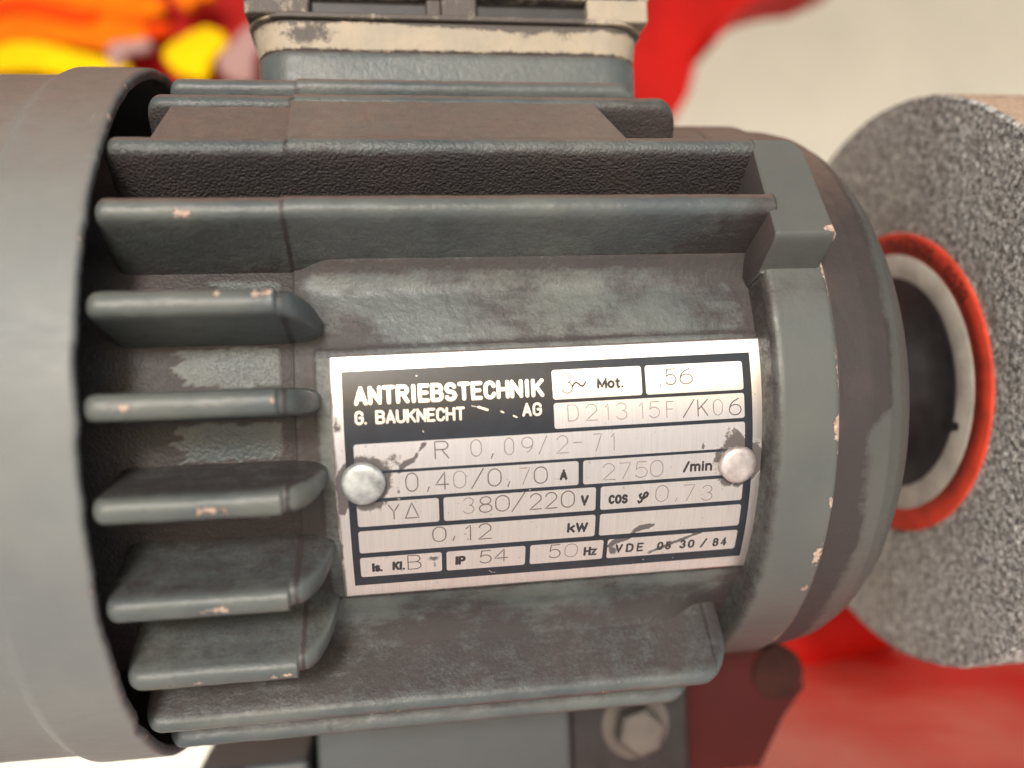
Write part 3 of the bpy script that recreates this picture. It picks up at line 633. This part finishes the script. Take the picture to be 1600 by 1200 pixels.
class Rib:
    """collects ridge-shaped ribbons (width w) along polylines in plate mm, mapped by a function (u, v, h) -> point"""
    def __init__(s, fn, h0, crown): s.V = []; s.F = []; s.fn = fn; s.h0 = h0; s.c = crown
    def add(s, pts, wd):
        q = [pts[0]]
        for a, b in zip(pts[:-1], pts[1:]):
            d = math.hypot(b[0]-a[0], b[1]-a[1]); n = max(1, int(d / .35))
            for k in range(1, n + 1): q.append((a[0] + (b[0]-a[0]) * k / n, a[1] + (b[1]-a[1]) * k / n))
        pts = q; r = wd / 2; n = len(pts); base = len(s.V)
        for i, p in enumerate(pts):
            a = pts[max(0, i-1)]; b = pts[min(n-1, i+1)]; dx, dy = b[0]-a[0], b[1]-a[1]; l = math.hypot(dx, dy) or 1; nx, ny = -dy/l, dx/l
            k = 1.0
            if 0 < i < n - 1:
                d1 = (p[0]-a[0], p[1]-a[1]); d2 = (b[0]-p[0], b[1]-p[1]); c = (d1[0]*d2[0]+d1[1]*d2[1]) / ((math.hypot(*d1) * math.hypot(*d2)) or 1)
                k = min(1.25, 1 / max(.5, math.sqrt(max(0, (1 + c) / 2)))) if c > -.2 else .8
            s.V += [s.fn(p[0] + nx*r*k, p[1] + ny*r*k, s.h0), s.fn(p[0], p[1], s.h0 + s.c), s.fn(p[0] - nx*r*k, p[1] - ny*r*k, s.h0)]
        for i in range(n - 1):
            o = base + 3 * i; s.F += [(o, o+3, o+4, o+1), (o+1, o+4, o+5, o+2)]
        for p in [pts[0], pts[-1]] + [pts[i] for i in range(1, n-1) if s.sharp(pts, i)]:   # round ends and corners
            o = len(s.V); m_ = 12; s.V.append(s.fn(p[0], p[1], s.h0 + s.c * .98))
            for k in range(m_): an = 2*math.pi*k/m_; s.V.append(s.fn(p[0] + r*.97*math.cos(an), p[1] + r*.97*math.sin(an), s.h0 - .0005))
            s.F += [(o, o+1+k, o+1+(k+1) % m_) for k in range(m_)]
    def sharp(s, P, i):
        a = (P[i][0]-P[i-1][0], P[i][1]-P[i-1][1]); b = (P[i+1][0]-P[i][0], P[i+1][1]-P[i][1])
        return (a[0]*b[0]+a[1]*b[1]) < .75 * math.hypot(*a) * math.hypot(*b)
    def build(s, name, m, parent):
        return mesh_obj(name, s.V, s.F, m, parent, smooth=False, wear=np.zeros((len(s.V), 3)))
def word(txt, u0, v0, u1, v1, cap, m, wd, h0=.026, gap=.34, slant=0, name='lettering'):
    ws = [G[c][0] for c in txt]; tot = sum(ws) + gap * (len(txt) - 1); L0 = math.hypot(u1-u0, v1-v0) - wd; k = L0 / tot
    ux, uy = (u1-u0) / math.hypot(u1-u0, v1-v0), (v1-v0) / math.hypot(u1-u0, v1-v0)
    R = Rib(pt, h0, .006); x = wd / 2
    for c, cw in zip(txt, ws):
        for st in G[c][1]:
            R.add([(u0 + (x + px*cw*k)*ux - (wd/2 + py*(cap-wd))*uy + slant*py, v0 + (x + px*cw*k)*uy + (wd/2 + py*(cap-wd))*ux) for px, py in st], wd)
        x += (cw + gap) * k
    return R.build(name, m, plate)
WORDS = [("Mot.",5.48,11.57,9.23,11.50,1.45,.30),("A",.0,-.62,1.09,-.65,1.55,.32),("/min",17.27,-.63,21.48,-.71,1.53,.29),("V",2.91,-4.62,4.05,-4.66,1.64,.32),
 ("cos",6.79,-4.66,9.60,-4.75,1.9,.31),("φ",10.90,-4.90,12.63,-4.94,1.86,.30),("kW",1.16,-8.75,4.10,-8.85,1.62,.31),("Is.",-25.75,-13.00,-24.15,-13.03,1.60,.33),
 ("Kl.",-22.93,-12.97,-21.14,-13.06,1.60,.33),("IP",-14.45,-12.90,-12.88,-12.95,1.61,.35),("Hz",3.72,-13.03,5.66,-13.04,1.64,.31),("VDE",8.25,-12.92,12.42,-12.99,1.58,.28),
 ("05",14.40,-13.03,16.50,-13.06,1.54,.28),("30",17.72,-13.03,19.94,-13.07,1.54,.28),("/",20.83,-13.10,21.84,-13.08,1.55,.26),("84",22.64,-13.13,24.81,-13.12,1.55,.28),("~",2.0,11.80,4.05,11.75,1.1,.22)]
for (t_, a, b, c, d, cap, wd) in WORDS:
    gp = .95 if t_ in ('VDE', '05', '30', '84') else .42
    word(t_, a, b, c, d, cap, M_print, wd * 1.14, gap=gp)
word("ANTRIEBSTECHNIK", -26.62, 11.02, -1.74, 10.88, 2.45, M_silverprint, .50, .016, gap=.50)
word("G.", -26.70, 8.50, -25.05, 8.48, 1.82, M_silverprint, .33, .016)
word("BAUKNECHT", -24.03, 8.48, -12.41, 8.35, 1.80, M_silverprint, .33, .016, gap=.42)
word("AG", -4.82, 8.40, -2.17, 8.36, 1.82, M_silverprint, .33, .016, gap=.42)
sc_ = Rib(pt, .014, .005)      # small bare scratches in the enamel
for (a, b, c, d, wd) in ((-10.6, 10.0, -9.4, 9.55, .30), (-7.6, 9.25, -7.3, 9.1, .22), (-6.0, 8.6, -5.55, 8.35, .2), (-18.5, 14.5, -18.4, 14.5, .10), (-18, 7.3, -17.9, 7.1, .1), (-11.5, 10.2, -10.8, 10.05, .05), (-9.6, -14.4, -9.2, -14.8, .08), (-9.2, -14.8, -8.7, -14.85, .06), (12.6, -14.6, 12.7, -14.6, .12), (17.0, -14.7, 17.1, -14.7, .1), (-4.1, -1.7, -4.0, -1.7, .12), (-21.7, -1.7, -21.4, -1.75, .1)):
    sc_.add([(a, b), (c, d)], wd)
sc_.build('scratch', M_silverprint, plate)['kind'] = 'stuff'
ENG = [("3",0.71,2.15,11.2,13.9,0),("5",15.08,16.55,11.6,13.72,0),("6",17.08,18.87,11.6,13.71,0),("D",1.35,2.75,7.46,9.60,1),("2",3.80,5.34,7.40,9.55,1),("1",6.50,6.9,7.33,9.48,1),("3",7.99,9.45,7.30,9.49,1),("1",11.2,11.68,7.28,9.40,1),("5",12.58,14.01,7.25,9.42,1),("F",15.00,15.95,7.20,9.33,1),("/",17.31,18.90,7.16,9.30,0),("K",19.43,20.81,7.13,9.32,0),("0",21.64,22.92,7.09,9.24,1),("6",23.91,25.6,7.0,9.25,0),
("R",-16.55,-14.80,3.50,5.75,0),("0",-11.84,-10.44,3.5,5.7,1),(",",-9.22,-8.88,3.1,3.7,0),("0",-7.36,-6.13,3.4,5.65,1),("9",-5.05,-3.54,3.35,5.65,1),("/",-2.76,-1.63,3.35,5.6,1),("2",-0.33,1.24,3.2,5.55,1),("-",1.96,3.10,4.1,4.9,1),("7",4.71,5.82,3.15,5.5,1),("1",7.2,7.59,3.15,5.45,1),
("0",-20.52,-18.97,-0.75,1.75,0),(",",-17.82,-17.49,-0.95,-.3,0),("4",-16.64,-14.95,-0.75,1.6,0),("0",-14.27,-12.66,-0.75,1.6,1),("/",-11.89,-10.27,-0.80,1.65,0),("0",-9.67,-7.95,-0.80,1.6,0),(",",-7.08,-6.74,-1.0,-.3,0),("7",-5.44,-4.05,-0.85,1.45,1),("0",-3.44,-1.69,-0.85,1.45,0),
("2",5.96,7.61,-1.0,1.3,1),("7",8.33,9.86,-1.0,1.25,1),("5",10.56,12.25,-0.98,1.26,1),("0",12.66,14.43,-1.0,1.31,1),("Y",-22.96,-21.60,-4.6,-2.5,0),("Δ",-20.80,-19.03,-4.6,-2.4,0),("3",-13.09,-11.63,-4.55,-2.25,1),("8",-10.94,-9.22,-4.55,-2.25,0),("0",-8.71,-6.89,-4.55,-2.25,0),("/",-6.51,-4.75,-4.6,-2.14,0),("2",-4.05,-2.47,-4.61,-2.32,0),("2",-1.96,-0.34,-4.63,-2.29,0),("0",0.28,2.06,-4.66,-2.26,0),
("0",13.55,15.30,-4.80,-2.40,1),(",",16.32,16.69,-5.01,-4.42,1),("7",17.52,19.11,-4.95,-2.56,1),("3",20.18,21.72,-5.1,-2.84,1),("0",-17.26,-15.51,-8.6,-6.3,0),(",",-14.64,-14.29,-8.6,-7.94,0),("1",-12.81,-12.12,-8.7,-6.4,0),("2",-11.08,-9.34,-8.7,-6.3,0),
("B",-20.76,-19.02,-13.0,-10.6,0),("5",-10.88,-9.31,-12.92,-10.75,0),("4",-8.85,-7.05,-12.8,-10.7,0),("5",-1.15,0.41,-12.95,-10.65,0),("0",1.05,2.81,-13.00,-10.7,1)]
groups = {}
for e in ENG: groups.setdefault((round((e[3] + e[4]) / 2 / 3.9), e[5]), []).append(e)
for (t_, a, b, c, d, f) in ENG:
    R = Rib(pt, .0255, .004)
    for st in G[t_][1]: R.add([(a + px*(b-a) + random.uniform(-.01, .01), c + py*(d-c)) for px, py in st], .155 if not f else .12)
    R.build('stamped_character', M_engf if f else M_eng, plate)

# ---- rivets
def rivet(u0, v0, r, m, tilt):
    prof = [(0, 1.15), (r*.3, 1.16), (r*.7, 1.12), (r*.88, 1.0), (r*.97, .82), (r, .6), (r, .2), (r*.98, 0)]
    n = 64; V = []; F = []
    c = Vector(pt(u0, v0, 0)); th = (uv_x(u0, v0)[1]) / RP
    er = Vector((0, -math.cos(th), math.sin(th))); et = Vector((0, math.sin(th), math.cos(th))); ex = Vector((1, 0, 0))
    for (q, h) in prof:
        for k in range(n):
            an = 2*math.pi*k/n; wob = 1 + .015 * math.sin(3*an + tilt)
            V.append(c + (ex*math.cos(an) + et*math.sin(an)) * (q * wob * 1e-3) + er * ((h + tilt * q * .03 * math.cos(an)) * 1e-3))
    for i in range(len(prof) - 1):
        for k in range(n): F.append((i*n+k, (i+1)*n+k, (i+1)*n+(k+1)%n, i*n+(k+1)%n))
    return mesh_obj('rivet', V, F, m, plate)
rv = rivet(-26.03, .89, 2.85, M_rivet, 1.0); rv['label'] = 'dull zinc coloured rivet at the left end of the plate'
rv2 = rivet(25.0, .11, 2.65, plain('aluminium rivet', (.54, .49, .48), .5, .75, .4, 420, .00010, 420), -1.0); rv2['label'] = 'pinkish silver rivet at the right end of the plate'

# ================================================================== FOOT, BRACKET
M_footgrey = plain('foot grey paint', (.052, .060, .063), .5, 0, .2, 30)
M_darkred = plain('dark red paint', (.045, .006, .006), .6, 0, .3, 25, spec=.2)
M_knob = plain('oily brown iron', (.030, .012, .010), .8, 0, .4, 200, spec=.1)
M_steel = plain('zinc steel', (.12, .108, .098), .55, .6, .3, 120)
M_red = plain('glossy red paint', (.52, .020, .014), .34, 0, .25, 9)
M_red2 = plain('red paint', (.33, .004, .002), .7, 0, .3, 14, spec=.15)
foot = box_obj('foot', -29, 19, 6, 70, -80, -52, 1.5, M_footgrey, motor)
box_obj('foot', 19.2, 44, 10, 70, -80, -50, 1.5, M_black, motor)
# ---------------- dark red bracket (stands on the machine table, holds the motor)
brk = empty('motor_bracket', (.045, .02, AX - .080), 'dark red cast bracket under the right end of the motor, standing on the red table', 'bracket')
bo = lambda pts: [((x - 45) * 1e-3, (z + 80) * 1e-3) for x, z in pts]
slab_obj('web', bo([(44.5, -80), (60.8, -80), (66.5, -70), (71.5, -64), (70, -58), (64.5, -55.5), (56, -56), (50, -50), (44.5, -50)]), -.004, .012, M_darkred, brk)
kb = tube_obj('pivot_boss', [((65.5 - 45) * 1e-3, -.0045, .0195), ((65.5 - 45) * 1e-3, .012, .0195)], .0056, M_knob, brk, 32)
slab_obj('side_plate', bo([(36, -80), (44.4, -80), (44.4, -56), (36, -60)]), .004, .02, M_darkred, brk)
def hexbolt(x, z, y=.004):
    V = []; F = []
    for (q, yy) in ((.0, y), (.0040, y), (.0048, y + .0006), (.0048, y + .006)):
        for k in range(6): a = math.pi / 3 * k + .3; V.append((x + q * math.cos(a), yy, z + q * math.sin(a)))
    for i in range(3):
        for k in range(6): F.append((i*6+k, i*6+(k+1)%6, (i+1)*6+(k+1)%6, (i+1)*6+k))
    b = mesh_obj('bolt', V, F, M_steel, motor, smooth=False)
    tube_obj('washer', [(x, y + .0055, z), (x, y + .0068, z)], .0068, M_steel, b, 32)
hexbolt(.0325, -.0660); hexbolt(-.0455, -.0745)
box_obj('foot', -52, -31, 12, 70, -82, -68, 1.5, M_footgrey, motor)

# ================================================================== GRINDING WHEEL
wheel = empty('grinding_wheel', (.0944, 0, AX), 'coarse grey abrasive grinding wheel with red and white paper label on the motor shaft', 'grinding wheel')
WX = 84.35
def wpolar(X, T, R): P = polar(X, T, R); P[..., 0] -= .0944; return P
rad = np.concatenate([np.linspace(10, 26, 8), np.arange(26.3, 53.0, .22), 53.5 - 1.0 * (1 - np.sin(np.linspace(.1, math.pi / 2, 6))), np.full(60, 53.5)])
xx_ = np.concatenate([np.full(8 + len(np.arange(26.3, 53.0, .22)), WX), WX + 1.0 * (1 - np.cos(np.linspace(.1, math.pi / 2, 6))), WX + 1.0 + np.arange(1, 61) * .32])
tw = np.linspace(-180, 180, 1300, endpoint=False)
Rw = rad[:, None] + 0 * tw[None]; Xw = xx_[:, None] + 0 * Rw; Tw = tw[None] + 0 * Rw
yy = Rw * np.cos(np.radians(Tw)); zz = Rw * np.sin(np.radians(Tw))
nz = fbm(yy / .8, zz / .8, Xw / .8, 3) - .5; big = fbm(yy / 9, zz / 9, Xw / 9, 3) - .5
per = sstep(53.0, 53.6, Rw)
face = 1 - per
Xw2 = Xw - face * sstep(28, 30, Rw) * (.38 * nz + .45 * big); Rw2 = Rw + per * (.75 * nz + .3 * big)
dust = np.clip(per * sstep(WX + .2, WX + 1.6, Xw) * (.35 + .75 * sstep(-20, 40, Tw)) + .30 * sstep(51.5, 53.4, Rw) * sstep(0, 50, Tw), 0, 1)
rust = np.clip(sstep(36, 29, Rw) * .9 * sstep(-25, 30, Tw) + .55 * sstep(55, 75, Tw) * sstep(150, 110, Tw) + .5 * sstep(34, 29.0, Rw), 0, 1)
grid_obj('abrasive_body', wpolar(Xw2, Tw, Rw2), M_grit, wheel, wrap=True, wear=(dust, rust, 0), flip=True)
def wring(name, prof, m, parent=wheel, n=240):
    prof = np.array(prof, float); th = np.linspace(-180, 180, n, endpoint=False)
    Xq = prof[:, 0][:, None] + 0 * th[None]; Rq = prof[:, 1][:, None] + 0 * th[None]
    return grid_obj(name, wpolar(Xq, th[None] + 0 * Xq, Rq), m, parent, wrap=True, flip=True)
label = wring('paper_label', [(WX - .1, 24.4), (WX - .55, 24.5), (WX - .58, 28.75), (WX - .50, 28.85), (WX + .6, 28.9)], M_redpaper)
wring('blotter', [(WX - .1, 15), (WX - .5, 15.2), (WX - .72, 24.6), (WX - .6, 24.75), (WX, 24.8)], M_white)
wring('flange', [(WX, 20.5), (83.8, 20.5), (83.55, 20.3), (83.45, 19.8), (83.4, 12), (80, 11.5), (79.8, 7)], M_black)
nickp = [(0, -.6), (.9, -.9), (1.6, .1), (2.6, .1), (3.0, 1.2), (2.2, 2.0), (1.0, 1.6), (.2, 1.9)]
nV = [];
for (a, b) in nickp:
    th = math.radians(-24.5 + b * 2.2); r_ = 19.9 + a * .75
    nV.append(((83.7 - 94.4 - .1) * 1e-3, -r_ * math.cos(th) * 1e-3, r_ * math.sin(th) * 1e-3))
nV2 = [(x + .0016, y, z) for x, y, z in nV]; k_ = len(nV)
mesh_obj('torn_edge', nV + nV2, [tuple(range(k_)), tuple(range(2*k_-1, k_-1, -1))] + [(i, (i+1) % k_, k_+(i+1) % k_, k_+i) for i in range(k_)], M_black, wheel, smooth=False)
# text printed round the label: letter tops point to the centre
def ringpt(u, v, h):     # u along the circle (mm, running upwards and away on the near side), v toward the centre
    r = 28.0 - v; th = math.radians(30.5) + u / 26.6
    return ((WX - .62 - h - 94.4) * 1e-3, -r * math.cos(th) * 1e-3, r * math.sin(th) * 1e-3)
RB = Rib(ringpt, .0, .03); x = 0
for c in "BECO . SCHLEIFMITTEL":
    cw = G[c][0] * 1.25
    for st in G[c][1]: RB.add([(x + px * cw, .1 + py * 2.1) for px, py in st], .42)
    x += cw + .75
RB.build('printed_lettering', M_stampink, label)

# ================================================================== RED MACHINE TABLE
table = empty('machine_table', (.12, .05, 0), 'glossy red painted steel machine table below the motor and the grinding wheel', 'machine table')
tz = AX - .080
def tbox(name, x0, x1, y0, y1, z0, z1, r, m): return rounded_box(name, x0 - .12, x1 - .12, y0 - .05, y1 - .05, z0, z1, r, m, table)
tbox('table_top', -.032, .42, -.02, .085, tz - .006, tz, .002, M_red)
tbox('apron', -.028, .41, .02, .13, tz - .30, tz - .007, .01, M_red2)
tbox('pedestal', .02, .30, .03, .12, 0, tz - .305, .01, M_red2)
tube_obj('edge_tube', [(.02 - .12, .085 - .05, tz - .018), (.07 - .12, .085 - .05, tz - .004), (.10 - .12, .085 - .05, tz + .005), (.14 - .12, .085 - .05, tz + .015), (.25 - .12, .085 - .05, tz + .020), (.42 - .12, .085 - .05, tz + .020)], .0125, M_red2, table, 28)

# ================================================================== THINGS BEHIND (out of focus)
M_org = plain('orange plastic', (.60, .13, .001), .8, 0, .25, 40, spec=.1); M_yel = plain('yellow plastic', (.72, .47, .001), .8, 0, .2, 40, spec=.1)
M_pink = plain('pale pink card', (.30, .17, .16), .7)
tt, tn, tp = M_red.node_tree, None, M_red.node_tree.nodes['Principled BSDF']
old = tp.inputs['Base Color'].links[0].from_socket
L(tt, mixc(tt, math_(tt, 'MULTIPLY', ramp(tt, noise(tt, 16, 5, .6), .42, .62), .7), old, (.62, .17, .12, 1)), tp.inputs['Base Color'])   # pale pink patches painting the sky's reflection into the red
back = empty('red_machine_guard', (0, .30, AX), 'bright red curved sheet metal guard behind the terminal box, out of focus', 'machine guard')
pts = [(-.34, .10), (-.02, .10), (.12, .10), (.148, .150), (.158, .165), (.163, .182), (.172, .196), (.188, .206), (.205, .211), (.222, .213), (.243, .222), (.262, .240), (.30, .34), (-.34, .34)]
slab_obj('panel', pts, 0, .006, M_red2, back)
slab_obj('flange', [(.163, .182), (.172, .196), (.188, .206), (.205, .211), (.222, .213), (.243, .222), (.262, .240), (.258, .243), (.24, .226), (.222, .217), (.205, .215), (.186, .210), (.169, .199), (.160, .184)], -.03, 0, M_red2, back)
tube_obj('leg', [(-.25, .0, .12), (-.25, .0, -AX)], .012, M_red2, back); tube_obj('leg', [(.05, .0, .12), (.05, .0, -AX)], .012, M_red2, back)
# strips are laid in the plane y = .27 (motor frame), coordinates taken at that distance
def strip(name, p, q, w0, w1, m, label, y=.262, th=.006, group=None):
    p = Vector((p[0], 0, p[1])); q = Vector((q[0], 0, q[1])); d = (q - p).normalized(); n = Vector((-d.z, 0, d.x))
    c = (p + q) / 2; seg = 10; top = []; bot = []
    for k in range(seg + 1):
        t = k / seg; s_ = p + (q - p) * t + n * (.004 * math.sin(t * 5)); ww = w0 + (w1 - w0) * t; ww *= min(1, .55 + 2.2 * min(t, 1 - t))
        top.append(s_ + n * ww); bot.append(s_ - n * ww)
    ol = [(v.x - c.x, v.z - c.z) for v in top + bot[::-1]]
    o = slab_obj(name, ol, -th / 2, th / 2, m); o.location = (c.x, y, AX + c.z)
    b = o.modifiers.new('bevel', 'BEVEL'); b.width = .002; b.segments = 3
    return tag(o, label, 'plastic strip' , None)
strip('plastic_strip', (-.205, .200), (-.120, .207), .006, .008, M_org, 'topmost orange plastic strip in the blurred upper left corner', y=.292)
strip('plastic_strip', (-.205, .184), (-.128, .190), .0085, .009, M_org, 'wide orange plastic strip slanting up to the right, second from the top', y=.288)
strip('plastic_strip', (-.205, .169), (-.135, .170), .0075, .007, M_yel, 'bright yellow plastic strip lying just over the fan cover', y=.284)
M_ro = plain('red orange plastic', (.60, .045, .001), .8, 0, .25, 40, spec=.1)
strip('plastic_strip', (-.205, .193), (-.150, .199), .004, .005, M_ro, 'narrow red orange strip between the two orange ones', y=.286)
strip('plastic_strip', (-.150, .181), (-.118, .196), .006, .004, M_ro, 'short red orange strip rising to the right beside the short yellow piece', y=.290)
strip('plastic_strip', (-.142, .168), (-.128, .184), .005, .004, M_pink, 'small pinkish scrap at the right end of the long yellow strip', y=.282)
strip('plastic_strip', (-.107, .164), (-.098, .190), .013, .009, M_yel, 'short bright yellow piece between the fan cover and the terminal box', y=.284)
strip('plastic_strip', (-.109, .199), (-.101, .212), .007, .008, M_org, 'small orange piece at the top edge left of the terminal box', y=.284)
strip('paper_card', (-.081, .160), (-.078, .190), .010, .007, M_pink, 'pale pink blurred card between the yellow piece and the terminal box', y=.28)['category'] = 'card'
